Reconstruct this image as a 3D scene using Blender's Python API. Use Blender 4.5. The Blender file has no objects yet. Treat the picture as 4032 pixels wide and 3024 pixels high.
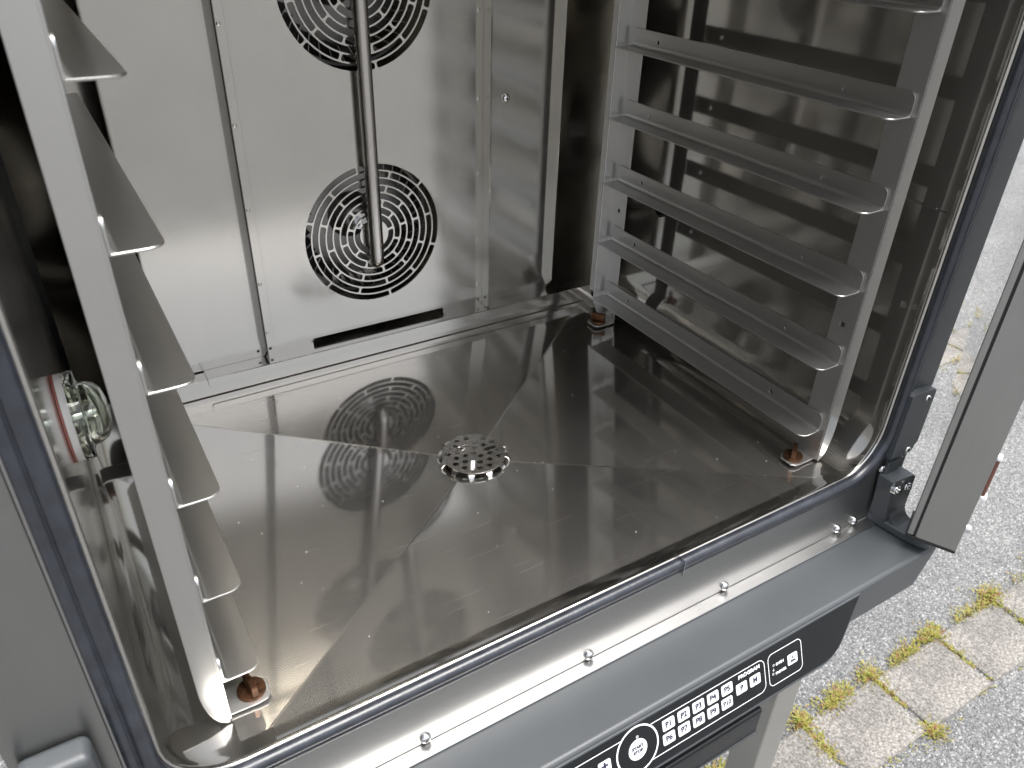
import bpy, bmesh, math, random
from mathutils import Vector, Matrix
random.seed(7)
sc = bpy.context.scene
col = sc.collection
PI = math.pi
rad = math.radians

# ------------------------------------------------------------------ camera
def cam_rot(a, b, c):
    return (Matrix.Rotation(a, 3, 'Z') @ Matrix.Rotation(b, 3, 'X') @ Matrix.Rotation(c, 3, 'Y'))
cam = bpy.data.cameras.new('camera')
cam_o = bpy.data.objects.new('camera', cam)
col.objects.link(cam_o)
CAM = Vector((-.3263, -.3962, .5122))
Rm = cam_rot(-.5606, -.5660, -.0314)
M = Matrix((Rm.col[0], Rm.col[2], -Rm.col[1])).transposed().to_4x4()
M.translation = CAM
cam_o.matrix_world = M
cam.sensor_width = 36.0
cam.lens = 3090.5 / 4032 * 36.0
cam.clip_start = .01
cam.clip_end = 500
cam.dof.use_dof = True
cam.dof.focus_distance = .82
cam.dof.aperture_fstop = 13.0
sc.camera = cam_o

# ------------------------------------------------------------------ sky, sun, exposure
SUN_EL, SUN_AZ = 74.0, 150.0          # degrees; azimuth measured from +Y towards +X
wd = bpy.data.worlds.new('World')
sc.world = wd
wd.use_nodes = True
nt = wd.node_tree
bg = nt.nodes['Background']
sky = nt.nodes.new('ShaderNodeTexSky')
sky.sky_type = 'NISHITA'
sky.sun_disc = False
sky.sun_elevation = rad(SUN_EL)
sky.sun_rotation = rad(SUN_AZ)
sky.air_density = 1.0
sky.dust_density = 4.0
sky.ozone_density = 1.0
hs_ = nt.nodes.new('ShaderNodeHueSaturation')      # thin white cloud: the same sky, paler
hs_.inputs['Saturation'].default_value = .38
nt.links.new(sky.outputs[0], hs_.inputs['Color'])
nt.links.new(hs_.outputs[0], bg.inputs[0])
bg.inputs[1].default_value = .085
sl = bpy.data.lights.new('sun', 'SUN')
sl.energy = 1.5
sl.angle = rad(40)
sl.color = (1.0, .98, .95)
sun_o = bpy.data.objects.new('sun', sl)
col.objects.link(sun_o)
sd = Vector((math.sin(rad(SUN_AZ)) * math.cos(rad(SUN_EL)), math.cos(rad(SUN_AZ)) * math.cos(rad(SUN_EL)), math.sin(rad(SUN_EL))))
sun_o.rotation_euler = sd.to_track_quat('Z', 'Y').to_euler()
sc.view_settings.view_transform = 'Standard'
sc.view_settings.look = 'None'
sc.view_settings.exposure = 1.92
sc.view_settings.gamma = 1.0
sc.view_settings.use_curve_mapping = False
sc.cycles.max_bounces = 9
sc.cycles.glossy_bounces = 8
sc.cycles.transmission_bounces = 8
sc.cycles.use_denoising = True
sc.cycles.sample_clamp_indirect = 6.0
sc.cycles.caustics_reflective = True
sc.cycles.blur_glossy = .1

# ------------------------------------------------------------------ materials
def new_mat(name):
    m = bpy.data.materials.new(name)
    m.use_nodes = True
    return m, m.node_tree.nodes, m.node_tree.links, m.node_tree.nodes['Principled BSDF']

def steel(name, base=(.56, .55, .53), rough=.2, aniso=.5, streak=.05, smudge=.06, bump=.05, scratch=0.0, tint=.04, haze=0.0, hrough=.5):
    m, N, L, P = new_mat(name)
    P.inputs['Metallic'].default_value = 1.0
    uv = N.new('ShaderNodeUVMap'); uv.uv_map = 'grain'
    mp = N.new('ShaderNodeMapping'); mp.inputs['Scale'].default_value = (9, 1100, 1)
    L.new(uv.outputs[0], mp.inputs[0])
    st = N.new('ShaderNodeTexNoise'); st.inputs['Scale'].default_value = 1.0; st.inputs['Detail'].default_value = 3.0
    L.new(mp.outputs[0], st.inputs[0])
    tc = N.new('ShaderNodeTexCoord')
    sm = N.new('ShaderNodeTexNoise'); sm.inputs['Scale'].default_value = 16.0; sm.inputs['Detail'].default_value = 5.0; sm.inputs['Roughness'].default_value = .62
    L.new(tc.outputs['Object'], sm.inputs[0])
    def mul(a, k, off):
        x = N.new('ShaderNodeMath'); x.operation = 'MULTIPLY_ADD'
        L.new(a, x.inputs[0]); x.inputs[1].default_value = k; x.inputs[2].default_value = off
        return x.outputs[0]
    def add(a, b):
        x = N.new('ShaderNodeMath'); x.operation = 'ADD'; L.new(a, x.inputs[0]); L.new(b, x.inputs[1]); x.use_clamp = True
        return x.outputs[0]
    r = add(mul(st.outputs[0], streak * 2, -streak), mul(sm.outputs[0], smudge * 2, rough - smudge))
    scr = []
    if scratch:
        # sparse fine scratches: long thin cells of a stretched noise, turned a little each way
        for ang, sc_, in ((.35, 1.0), (-.5, .8), (1.2, .6)):
            m2 = N.new('ShaderNodeMapping'); m2.inputs['Rotation'].default_value = (0, 0, ang); m2.inputs['Scale'].default_value = (9 * sc_, 900 * sc_, 1)
            L.new(uv.outputs[0], m2.inputs[0])
            n2 = N.new('ShaderNodeTexNoise'); n2.inputs['Scale'].default_value = 1.0; n2.inputs['Detail'].default_value = 1.0
            L.new(m2.outputs[0], n2.inputs[0])
            rp = N.new('ShaderNodeMapRange'); rp.inputs[1].default_value = .70; rp.inputs[2].default_value = .78; rp.inputs[3].default_value = 0; rp.inputs[4].default_value = scratch
            L.new(n2.outputs[0], rp.inputs[0])
            r = add(r, rp.outputs[0]); scr.append(rp.outputs[0])
    L.new(r, P.inputs['Roughness'])
    rmp = N.new('ShaderNodeValToRGB')
    rmp.color_ramp.elements[0].color = (*[c * (1 - tint) for c in base], 1)
    rmp.color_ramp.elements[1].color = (*[min(1, c * (1 + tint)) for c in base], 1)
    rmp.color_ramp.elements[0].position = .3; rmp.color_ramp.elements[1].position = .7
    mixn = add(mul(sm.outputs[0], .5, 0), mul(st.outputs[0], .5, 0))
    L.new(mixn, rmp.inputs[0])
    L.new(rmp.outputs[0], P.inputs['Base Color'])
    P.inputs['Anisotropic'].default_value = aniso
    tg = N.new('ShaderNodeTangent'); tg.direction_type = 'UV_MAP'; tg.uv_map = 'grain'
    L.new(tg.outputs[0], P.inputs['Tangent'])
    if bump:
        n3 = N.new('ShaderNodeTexNoise'); n3.inputs['Scale'].default_value = 9.0; n3.inputs['Detail'].default_value = 2.0
        L.new(tc.outputs['Object'], n3.inputs[0])
        b = N.new('ShaderNodeBump'); b.inputs['Strength'].default_value = bump; b.inputs['Distance'].default_value = .004
        L.new(n3.outputs[0], b.inputs['Height']); L.new(b.outputs[0], P.inputs['Normal'])
    if haze:
        # fine random scratches scatter part of the light widely: a second, broad lobe, uneven over the sheet
        G = N.new('ShaderNodeBsdfAnisotropic'); G.inputs['Roughness'].default_value = hrough
        G.inputs['Anisotropy'].default_value = .3
        L.new(rmp.outputs[0], G.inputs['Color']); L.new(tg.outputs[0], G.inputs['Tangent'])
        n4 = N.new('ShaderNodeTexNoise'); n4.inputs['Scale'].default_value = 6.0; n4.inputs['Detail'].default_value = 6.0; n4.inputs['Roughness'].default_value = .65
        L.new(tc.outputs['Object'], n4.inputs[0])
        mr = N.new('ShaderNodeMapRange'); mr.inputs[1].default_value = .3; mr.inputs[2].default_value = .7; mr.inputs[3].default_value = haze * .75; mr.inputs[4].default_value = haze * 1.25
        L.new(n4.outputs[0], mr.inputs[0])
        ms = N.new('ShaderNodeMath'); ms.operation = 'MULTIPLY_ADD'; ms.inputs[1].default_value = .03; 
        L.new(st.outputs[0], ms.inputs[0]); L.new(mr.outputs[0], ms.inputs[2])
        ms2 = N.new('ShaderNodeMath'); ms2.operation = 'SUBTRACT'; ms2.inputs[1].default_value = .015; ms2.use_clamp = True
        L.new(ms.outputs[0], ms2.inputs[0])
        hz = ms2.outputs[0]
        for q in scr: hz = add(hz, mul(q, .9, 0))
        X = N.new('ShaderNodeMixShader'); L.new(hz, X.inputs[0]); L.new(P.outputs[0], X.inputs[1]); L.new(G.outputs[0], X.inputs[2])
        L.new(X.outputs[0], N['Material Output'].inputs['Surface'])
    return m

def plain(name, colr, rough=.5, metal=0.0, noise=0.0, nscale=40.0, bump=0.0, bscale=600.0, spec=.5, coat=0.0):
    m, N, L, P = new_mat(name)
    P.inputs['Base Color'].default_value = (*colr, 1)
    P.inputs['Roughness'].default_value = rough
    P.inputs['Metallic'].default_value = metal
    P.inputs['Specular IOR Level'].default_value = spec
    P.inputs['Coat Weight'].default_value = coat
    tc = N.new('ShaderNodeTexCoord')
    if noise:
        n = N.new('ShaderNodeTexNoise'); n.inputs['Scale'].default_value = nscale; n.inputs['Detail'].default_value = 5
        L.new(tc.outputs['Object'], n.inputs[0])
        rp = N.new('ShaderNodeValToRGB')
        rp.color_ramp.elements[0].position = .3; rp.color_ramp.elements[1].position = .7
        rp.color_ramp.elements[0].color = (*[c * (1 - noise) for c in colr], 1)
        rp.color_ramp.elements[1].color = (*[min(1, c * (1 + noise)) for c in colr], 1)
        L.new(n.outputs[0], rp.inputs[0]); L.new(rp.outputs[0], P.inputs['Base Color'])
        mr = N.new('ShaderNodeMapRange'); mr.inputs[3].default_value = max(.02, rough - .08); mr.inputs[4].default_value = rough + .08
        L.new(n.outputs[0], mr.inputs[0]); L.new(mr.outputs[0], P.inputs['Roughness'])
    if bump:
        n = N.new('ShaderNodeTexNoise'); n.inputs['Scale'].default_value = bscale; n.inputs['Detail'].default_value = 3
        L.new(tc.outputs['Object'], n.inputs[0])
        b = N.new('ShaderNodeBump'); b.inputs['Strength'].default_value = bump; b.inputs['Distance'].default_value = .001
        L.new(n.outputs[0], b.inputs['Height']); L.new(b.outputs[0], P.inputs['Normal'])
    return m

M_floor = steel('polished_floor_steel', (.61, .594, .563), rough=.075, aniso=.35, streak=.03, smudge=.035, bump=0, scratch=.12, tint=.025, haze=.16, hrough=.46)
M_wall = steel('wall_steel', (.55, .536, .508), rough=.09, aniso=.4, streak=.03, smudge=.03, bump=.003, tint=.02, haze=.13, hrough=.44)
M_baffle = steel('baffle_steel', (.49, .477, .447), rough=.14, aniso=.5, streak=.03, smudge=.05, bump=.006, tint=.05, haze=.09, hrough=.40)
M_rack = steel('rack_steel', (.53, .523, .507), rough=.31, aniso=.25, streak=.012, smudge=.05, bump=0, tint=.02, haze=.25, hrough=.62)
M_column = steel('column_steel', (.27, .268, .263), rough=.30, aniso=.6, streak=.02, smudge=.06, bump=.004)  # darker than the front frame: reflection of dim surroundings put into the colour
M_crease = steel('crease_highlight_steel', (.62, .605, .575), rough=.26, aniso=0, streak=0, smudge=.05, bump=0)  # steel of the beads that draw a highlight along each floor crease
M_front = steel('front_steel', (.41, .407, .40), rough=.30, aniso=.6, streak=.03, smudge=.05, bump=.0)
M_rear = steel('rear_wall_steel', (.42, .40, .36), rough=.12, aniso=.3, streak=.04, smudge=.05, bump=.02, tint=.05)
M_dark_refl = steel('dark_reflection_steel', (.17, .165, .155), rough=.2, aniso=.3, streak=.03, smudge=.05, bump=0, tint=.06)  # left rib flanges: their dark reflection is put into the base colour
M_pipe = steel('pipe_steel', (.50, .48, .46), rough=.22, aniso=0, streak=.03, smudge=.05, bump=0)
M_screw = steel('screw_steel', (.70, .70, .69), rough=.14, aniso=0, streak=0, smudge=.04, bump=0)
M_cover = steel('drain_cover_steel', (.68, .66, .63), rough=.26, aniso=0, streak=.03, smudge=.06, bump=0)
M_door = steel('door_edge_steel', (.33, .33, .315), rough=.46, aniso=.5, streak=.08, smudge=.05, bump=0, tint=.06)
M_stand = steel('stand_steel', (.50, .49, .46), rough=.40, aniso=.4, streak=.05, smudge=.06, bump=0)
M_fan = steel('fan_steel', (.26, .255, .245), rough=.38, aniso=0, streak=.03, smudge=.1, bump=0)
M_paint = plain('graphite_paint', (.055, .060, .064), rough=.42, bump=.10, bscale=1500, noise=.06, nscale=9)
M_gloss = plain('black_fascia', (.008, .0092, .0105), rough=.30, noise=.1, nscale=20, spec=.28)
M_rubber = plain('silicone_rubber', (.022, .025, .033), rough=.33, noise=.35, nscale=70, bump=.15, bscale=300, spec=.65)
M_black = plain('black_recess', (.010, .010, .010), rough=.5)
M_white = plain('white_print', (.80, .81, .82), rough=.4)
M_navy = plain('dark_print', (.02, .022, .045), rough=.4)
M_copper = plain('bronze_knob', (.105, .050, .026), rough=.45, metal=.85, noise=.45, nscale=260, bump=.25, bscale=900)
M_wgask = plain('white_gasket', (.55, .545, .535), rough=.6)
M_red = plain('red_gasket', (.26, .085, .07), rough=.6)
M_joint = plain('dark_joint', (.035, .022, .016), rough=.7)
M_brown = plain('brown_clip', (.16, .07, .05), rough=.5)

def glass(name, tint=(.93, .97, .93), rough=.02):
    m, N, L, P = new_mat(name)
    P.inputs['Base Color'].default_value = (*tint, 1)
    P.inputs['Transmission Weight'].default_value = 1.0
    P.inputs['Roughness'].default_value = rough
    P.inputs['IOR'].default_value = 1.5
    return m
M_glass = glass('clear_glass', (.985, .992, .988), 0.0)
M_lamp = glass('lamp_glass', (.90, .95, .86), .03)

def asphalt_mat():
    m, N, L, P = new_mat('weathered_asphalt')
    tc = N.new('ShaderNodeTexCoord')
    v = N.new('ShaderNodeTexVoronoi'); v.inputs['Scale'].default_value = 260; v.inputs['Randomness'].default_value = 1
    n = N.new('ShaderNodeTexNoise'); n.inputs['Scale'].default_value = 260; n.inputs['Detail'].default_value = 4
    w = N.new('ShaderNodeTexNoise'); w.inputs['Scale'].default_value = 2.2; w.inputs['Detail'].default_value = 5
    for t in (v, n, w): L.new(tc.outputs['Object'], t.inputs[0])
    sp = N.new('ShaderNodeSeparateColor'); L.new(v.outputs['Color'], sp.inputs[0])
    r = N.new('ShaderNodeValToRGB'); e = r.color_ramp.elements
    e[0].position = 0; e[0].color = (.085, .087, .089, 1); e[1].position = 1; e[1].color = (.44, .432, .42, 1)
    for p, c in ((.3, (.150, .152, .154)), (.62, (.195, .197, .197)), (.86, (.25, .249, .245))):
        x = e.new(p); x.color = (*c, 1)
    L.new(sp.outputs[0], r.inputs[0])
    mx = N.new('ShaderNodeMix'); mx.data_type = 'RGBA'; mx.blend_type = 'OVERLAY'; mx.inputs[0].default_value = .55
    L.new(r.outputs[0], mx.inputs[6]); L.new(n.outputs[0], mx.inputs[7])
    m2 = N.new('ShaderNodeMix'); m2.data_type = 'RGBA'; m2.blend_type = 'MULTIPLY'; m2.inputs[0].default_value = .5
    rw = N.new('ShaderNodeValToRGB'); rw.color_ramp.elements[0].color = (.7, .7, .7, 1); rw.color_ramp.elements[1].color = (1.15, 1.14, 1.1, 1)
    rw.color_ramp.elements[0].position = .35; rw.color_ramp.elements[1].position = .65
    L.new(w.outputs[0], rw.inputs[0]); L.new(mx.outputs[2], m2.inputs[6]); L.new(rw.outputs[0], m2.inputs[7])
    L.new(m2.outputs[2], P.inputs['Base Color'])
    P.inputs['Roughness'].default_value = .85
    b = N.new('ShaderNodeBump'); b.inputs['Strength'].default_value = 1.0; b.inputs['Distance'].default_value = .005
    iv = N.new('ShaderNodeMath'); iv.operation = 'MULTIPLY'; iv.inputs[1].default_value = -1.0
    L.new(v.outputs['Distance'], iv.inputs[0])
    L.new(iv.outputs[0], b.inputs['Height']); L.new(b.outputs[0], P.inputs['Normal'])
    return m
def paver_mat():
    m, N, L, P = new_mat('concrete_paver')
    tc = N.new('ShaderNodeTexCoord')
    n = N.new('ShaderNodeTexNoise'); n.inputs['Scale'].default_value = 190; n.inputs['Detail'].default_value = 3; n.inputs['Roughness'].default_value = .7
    w = N.new('ShaderNodeTexNoise'); w.inputs['Scale'].default_value = 7; w.inputs['Detail'].default_value = 6
    oi = N.new('ShaderNodeObjectInfo')
    for t in (n, w): L.new(tc.outputs['Object'], t.inputs[0])
    r = N.new('ShaderNodeValToRGB'); e = r.color_ramp.elements
    e[0].position = .32; e[0].color = (.075, .072, .068, 1); e[1].position = .72; e[1].color = (.34, .325, .30, 1)
    x = e.new(.5); x.color = (.165, .157, .146, 1)
    L.new(n.outputs[0], r.inputs[0])
    m2 = N.new('ShaderNodeMix'); m2.data_type = 'RGBA'; m2.blend_type = 'MULTIPLY'; m2.inputs[0].default_value = .8
    rw = N.new('ShaderNodeValToRGB'); rw.color_ramp.elements[0].color = (.62, .61, .60, 1); rw.color_ramp.elements[1].color = (1.1, 1.08, 1.05, 1)
    rw.color_ramp.elements[0].position = .3; rw.color_ramp.elements[1].position = .62
    L.new(w.outputs[0], rw.inputs[0]); L.new(r.outputs[0], m2.inputs[6]); L.new(rw.outputs[0], m2.inputs[7])
    L.new(m2.outputs[2], P.inputs['Base Color'])
    P.inputs['Roughness'].default_value = .9
    b = N.new('ShaderNodeBump'); b.inputs['Strength'].default_value = .6; b.inputs['Distance'].default_value = .003
    L.new(n.outputs[0], b.inputs['Height']); L.new(b.outputs[0], P.inputs['Normal'])
    return m
def weed_mat():
    m, N, L, P = new_mat('weed_leaf')
    tc = N.new('ShaderNodeTexCoord')
    n = N.new('ShaderNodeTexNoise'); n.inputs['Scale'].default_value = 75; n.inputs['Detail'].default_value = 2
    L.new(tc.outputs['Object'], n.inputs[0])
    r = N.new('ShaderNodeValToRGB'); e = r.color_ramp.elements
    e[0].position = .3; e[0].color = (.10, .12, .02, 1); e[1].position = .69; e[1].color = (.20, .09, .045, 1)
    x = e.new(.43); x.color = (.22, .215, .03, 1)
    x = e.new(.57); x.color = (.21, .165, .04, 1)
    L.new(n.outputs[0], r.inputs[0]); L.new(r.outputs[0], P.inputs['Base Color'])
    P.inputs['Roughness'].default_value = .6
    return m
M_asph = asphalt_mat(); M_paver = paver_mat(); M_weed = weed_mat()

# ------------------------------------------------------------------ object helpers
def empty(name, loc=(0, 0, 0)):
    o = bpy.data.objects.new(name, None); col.objects.link(o); o.location = loc; o.empty_display_size = .05
    return o
def tag(o, label=None, cat=None, group=None, kind=None):
    for k, v in (('label', label), ('category', cat), ('group', group), ('kind', kind)):
        if v: o[k] = v
    return o
def wl(o):
    v = Vector((0, 0, 0))
    while o: v += o.location; o = o.parent
    return v
def grain_uv(me, g):
    g = Vector(g).normalized()
    if not me.uv_layers.get('grain'): me.uv_layers.new(name='grain')
    L = me.uv_layers['grain'].data
    for p in me.polygons:
        n = p.normal
        t = g - n * g.dot(n)
        if t.length < .2:
            t = n.orthogonal()
        t.normalize(); b = n.cross(t)
        for li in p.loop_indices:
            c = me.vertices[me.loops[li].vertex_index].co
            L[li].uv = (c.dot(t), c.dot(b))
def soft_normals(me, ang):
    # area-weighted corner normals: flat sheets stay flat, only the small bends are rounded
    ca = math.cos(rad(ang)); fn = [p.normal.copy() for p in me.polygons]; fa = [p.area for p in me.polygons]
    vf = [[] for _ in me.vertices]
    for p in me.polygons:
        p.use_smooth = True
        for v in p.vertices: vf[v].append(p.index)
    out = [None] * len(me.loops)
    for p in me.polygons:
        n0 = fn[p.index]
        for li in p.loop_indices:
            n = Vector((0, 0, 0))
            for q in vf[me.loops[li].vertex_index]:
                if fn[q].dot(n0) > ca: n += fn[q] * fa[q]
            out[li] = n.normalized() if n.length > 1e-14 else n0
    me.normals_split_custom_set(out)
def link_mesh(name, me, mat, parent=None, grain=(1, 0, 0), smooth=None):
    if mat and not me.materials: me.materials.append(mat)
    if smooth is not None:
        soft_normals(me, smooth)
    grain_uv(me, grain)
    o = bpy.data.objects.new(name, me); col.objects.link(o)
    if parent:
        o.parent = parent; o.location = -wl(parent)
    return o
class MB:
    def __init__(s): s.v = []; s.f = []
    def add(s, vs, fs):
        k = len(s.v); s.v += [tuple(v) for v in vs]; s.f += [[i + k for i in f] for f in fs]; return s
    def box(s, x0, x1, y0, y1, z0, z1):
        return s.add([(x, y, z) for z in (z0, z1) for y in (y0, y1) for x in (x0, x1)],
                     [(0, 2, 3, 1), (4, 5, 7, 6), (0, 1, 5, 4), (2, 6, 7, 3), (0, 4, 6, 2), (1, 3, 7, 5)])
    def quad(s, a, b, c, d): return s.add([a, b, c, d], [(0, 1, 2, 3)])
    def tube(s, pts, r, n=16, cap=True):
        pts = [Vector(p) for p in pts]; rs = r if isinstance(r, (list, tuple)) else [r] * len(pts)
        k = len(s.v); up = None
        for i, p in enumerate(pts):
            t = (pts[min(i + 1, len(pts) - 1)] - pts[max(i - 1, 0)]).normalized()
            if up is None: up = t.orthogonal().normalized()
            a = (up - t * up.dot(t)).normalized(); b = t.cross(a); up = a
            for j in range(n):
                q = 2 * PI * j / n
                s.v.append(tuple(p + a * rs[i] * math.cos(q) + b * rs[i] * math.sin(q)))
        for i in range(len(pts) - 1):
            for j in range(n):
                s.f.append([k + i * n + j, k + i * n + (j + 1) % n, k + (i + 1) * n + (j + 1) % n, k + (i + 1) * n + j])
        if cap:
            s.f.append([k + j for j in reversed(range(n))]); s.f.append([k + (len(pts) - 1) * n + j for j in range(n)])
        return s
    def lathe(s, prof, origin, axis, n=24, close=False):
        # prof: (radius, height along axis)
        ax = Vector(axis).normalized(); a = ax.orthogonal().normalized(); b = ax.cross(a); o = Vector(origin); k = len(s.v)
        for r_, h in prof:
            for j in range(n):
                q = 2 * PI * j / n
                s.v.append(tuple(o + ax * h + (a * math.cos(q) + b * math.sin(q)) * r_))
        m = len(prof)
        for i in range(m - 1 + (1 if close else 0)):
            i2 = (i + 1) % m
            for j in range(n):
                s.f.append([k + i * n + j, k + i * n + (j + 1) % n, k + i2 * n + (j + 1) % n, k + i2 * n + j])
        return s
    def prism(s, poly, fn, w0, w1):
        # poly in 2-D, fn(u, v, w) -> 3-D
        n = len(poly)
        return s.add([fn(u, v, w0) for u, v in poly] + [fn(u, v, w1) for u, v in poly],
                     [list(range(n))[::-1], [i + n for i in range(n)]] + [[i, (i + 1) % n, n + (i + 1) % n, n + i] for i in range(n)])
    def mesh(s, name, bevel=0.0, seg=2, weld=True, recalc=True):
        me = bpy.data.meshes.new(name); me.from_pydata(s.v, [], s.f)
        bm = bmesh.new(); bm.from_mesh(me)
        if weld: bmesh.ops.remove_doubles(bm, verts=bm.verts, dist=1e-6)
        if recalc: bmesh.ops.recalc_face_normals(bm, faces=bm.faces)
        if bevel:
            es = [e for e in bm.edges if len(e.link_faces) == 2 and e.calc_face_angle(0) > rad(35)]
            bmesh.ops.bevel(bm, geom=es, offset=bevel, segments=seg, profile=.5, affect='EDGES', clamp_overlap=True)
        bm.to_mesh(me); bm.free(); me.update()
        return me
    def build(s, name, mat, parent=None, grain=(1, 0, 0), smooth=35, bevel=0.0, seg=2, recalc=True):
        return link_mesh(name, s.mesh(name, bevel, seg, True, recalc), mat, parent, grain, smooth)

def arc(cx, cy, r, a0, a1, n):
    return [(cx + r * math.cos(rad(a0 + (a1 - a0) * i / n)), cy + r * math.sin(rad(a0 + (a1 - a0) * i / n))) for i in range(n + 1)]
def circ(cx, cy, r, n=20): return [(cx + r * math.cos(2 * PI * i / n), cy + r * math.sin(2 * PI * i / n)) for i in range(n)]
def rrect(x0, x1, y0, y1, r, n=5):
    return arc(x1 - r, y0 + r, r, -90, 0, n) + arc(x1 - r, y1 - r, r, 0, 90, n) + arc(x0 + r, y1 - r, r, 90, 180, n) + arc(x0 + r, y0 + r, r, 180, 270, n)
def filled(outline, holes, thick, fn, bevel=0.0):
    """a flat sheet with real cut-outs; fn maps (u, v, w) to world"""
    cu = bpy.data.curves.new('t', 'CURVE'); cu.dimensions = '2D'; cu.fill_mode = 'BOTH'; cu.extrude = thick / 2; cu.resolution_u = 1
    if bevel: cu.bevel_depth = bevel; cu.bevel_resolution = 1; cu.offset = -bevel
    for pl in [outline] + holes:
        s = cu.splines.new('POLY'); s.points.add(len(pl) - 1); s.use_cyclic_u = True
        for p, (u, v) in zip(s.points, pl): p.co = (u, v, 0, 1)
    ob = bpy.data.objects.new('t', cu); col.objects.link(ob)
    dg = bpy.context.evaluated_depsgraph_get()
    me = bpy.data.meshes.new_from_object(ob.evaluated_get(dg), depsgraph=dg)
    bpy.data.objects.remove(ob); bpy.data.curves.remove(cu)
    for v in me.vertices: v.co = fn(*v.co)
    bm = bmesh.new(); bm.from_mesh(me)
    bmesh.ops.remove_doubles(bm, verts=bm.verts, dist=1e-6)
    bmesh.ops.recalc_face_normals(bm, faces=bm.faces)
    bm.to_mesh(me); bm.free(); me.materials.clear(); me.update()
    return me
def text_mesh(body, size, fn, bold=.0, align='CENTER', sx=1.0):
    cu = bpy.data.curves.new('t', 'FONT'); cu.body = body; cu.size = size; cu.align_x = align; cu.align_y = 'CENTER'
    cu.offset = bold * size; cu.extrude = .00008; cu.resolution_u = 3; cu.space_line = .8
    ob = bpy.data.objects.new('t', cu); col.objects.link(ob)
    dg = bpy.context.evaluated_depsgraph_get()
    me = bpy.data.meshes.new_from_object(ob.evaluated_get(dg), depsgraph=dg)
    bpy.data.objects.remove(ob); bpy.data.curves.remove(cu)
    for v in me.vertices: v.co = fn(v.co.x * sx, v.co.y, v.co.z)
    me.materials.clear(); me.update()
    return me

# ================================================================== GROUND
ZG = -1.10
g = MB().quad((-40, -40, ZG), (40, -40, ZG), (40, 40, ZG), (-40, 40, ZG)).build('asphalt_ground', M_asph, smooth=None, recalc=False)
tag(g, 'grey weathered asphalt ground under and behind the oven', None, None, 'structure')
pv = MB().box(-.119, .119, -.079, .079, -.06, .007).mesh('paver', bevel=.006, seg=2)
pv.materials.append(M_paver); grain_uv(pv, (1, 0, 0))
def paver_row(x0, x1, yc, pitch=.249, rot=0.0):
    x = x0; first = True
    while x < x1:
        o = bpy.data.objects.new('paver', pv); col.objects.link(o); o.parent = g
        o.location = (x, yc + random.uniform(-.003, .003), ZG + random.uniform(-.002, .002))
        o.rotation_euler = (random.uniform(-.012, .012), random.uniform(-.012, .012), random.uniform(-.012, .012))
        x += pitch
paver_row(-.52, 3.6, .100)
paver_row(2.2, 4.4, 1.10)

def weeds():
    mb = MB()
    def tuft(x, y, n, spread, h):
        for _ in range(n):
            a = random.uniform(0, 2 * PI); d = abs(random.gauss(0, spread))
            p = Vector((x + d * math.cos(a), y + d * .8 * math.sin(a), ZG + .004))
            l = random.uniform(.3, 1.0) * h * .62; el = random.uniform(.1, 1.1); a2 = a + random.uniform(-.9, .9)
            t = Vector((math.cos(a2) * math.cos(el), math.sin(a2) * math.cos(el), math.sin(el)))
            w = Vector((-math.sin(a2), math.cos(a2), random.uniform(-.3, .3))).normalized() * random.uniform(.0009, .0021)
            m = p + t * l * .55 + Vector((0, 0, l * .06)); q = p + t * l + Vector((0, 0, -l * .1))
            mb.add([p - w * .4, p + w * .4, m + w, q, m - w], [(0, 1, 2, 4), (4, 2, 3)])
    def line(xa, ya, xb, yb, dens, n, spread, h, lo=.15):
        L = math.hypot(xb - xa, yb - ya); k = int(L * dens)
        ph = random.uniform(0, 9)
        for i in range(k):
            t = (i + random.random()) / k
            x, y = xa + (xb - xa) * t, ya + (yb - ya) * t
            m = max(0, .5 + .5 * math.sin(ph + t * L * 21) + .4 * math.sin(2.3 * ph + t * L * 49))
            c = lo + (1 - lo) * m
            if random.random() < c: tuft(x + random.gauss(0, .006), y + random.gauss(0, .006), int(n * (.4 + c)), spread * (.6 + .6 * c), h * (.6 + .6 * c))
    line(-.6, .187, 3.6, .187, 120, 30, .013, .022, .18)
    line(-.6, .016, 3.6, .016, 40, 8, .007, .012, .03)
    for i in range(17):
        x = -.52 + .249 * (i + .5)
        line(x, .18, x, .02, 120, 26, .0085, .018, .3)
        tuft(x, .187, 260, .026, .026); 
        if i % 2 == 0: tuft(x, .012, 200, .022, .030)
    line(2.2, 1.0, 4.4, 1.02, 40, 14, .02, .03, .1); line(2.2, 1.182, 4.4, 1.182, 30, 14, .018, .025, .05); line(2.2, 1.35, 4.4, 1.35, 40, 16, .02, .03, .1)
    for i in range(9): line(2.32 + .249 * i, 1.02, 2.32 + .249 * i, 1.18, 60, 12, .016, .025, .2)
    return mb
w = weeds(); 
wo = link_mesh('weeds', w.mesh('weeds', weld=False, recalc=False), M_weed)
tag(wo, 'yellow green and reddish weeds growing in the paving joints', 'weeds', None, 'stuff')

# ================================================================== OVEN
oven = empty('combi_oven', (0, .2, -.16))
tag(oven, 'open stainless steel convection oven with dark grey control panel and its door swung aside', 'oven')
XL, XR, ZT, RC = -.355, .3535, .576, .048
Y0 = -.035
def outline(off):
    return rrect(XL + off, XR - off, off, ZT - off, RC - off * .5, 8)
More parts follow.
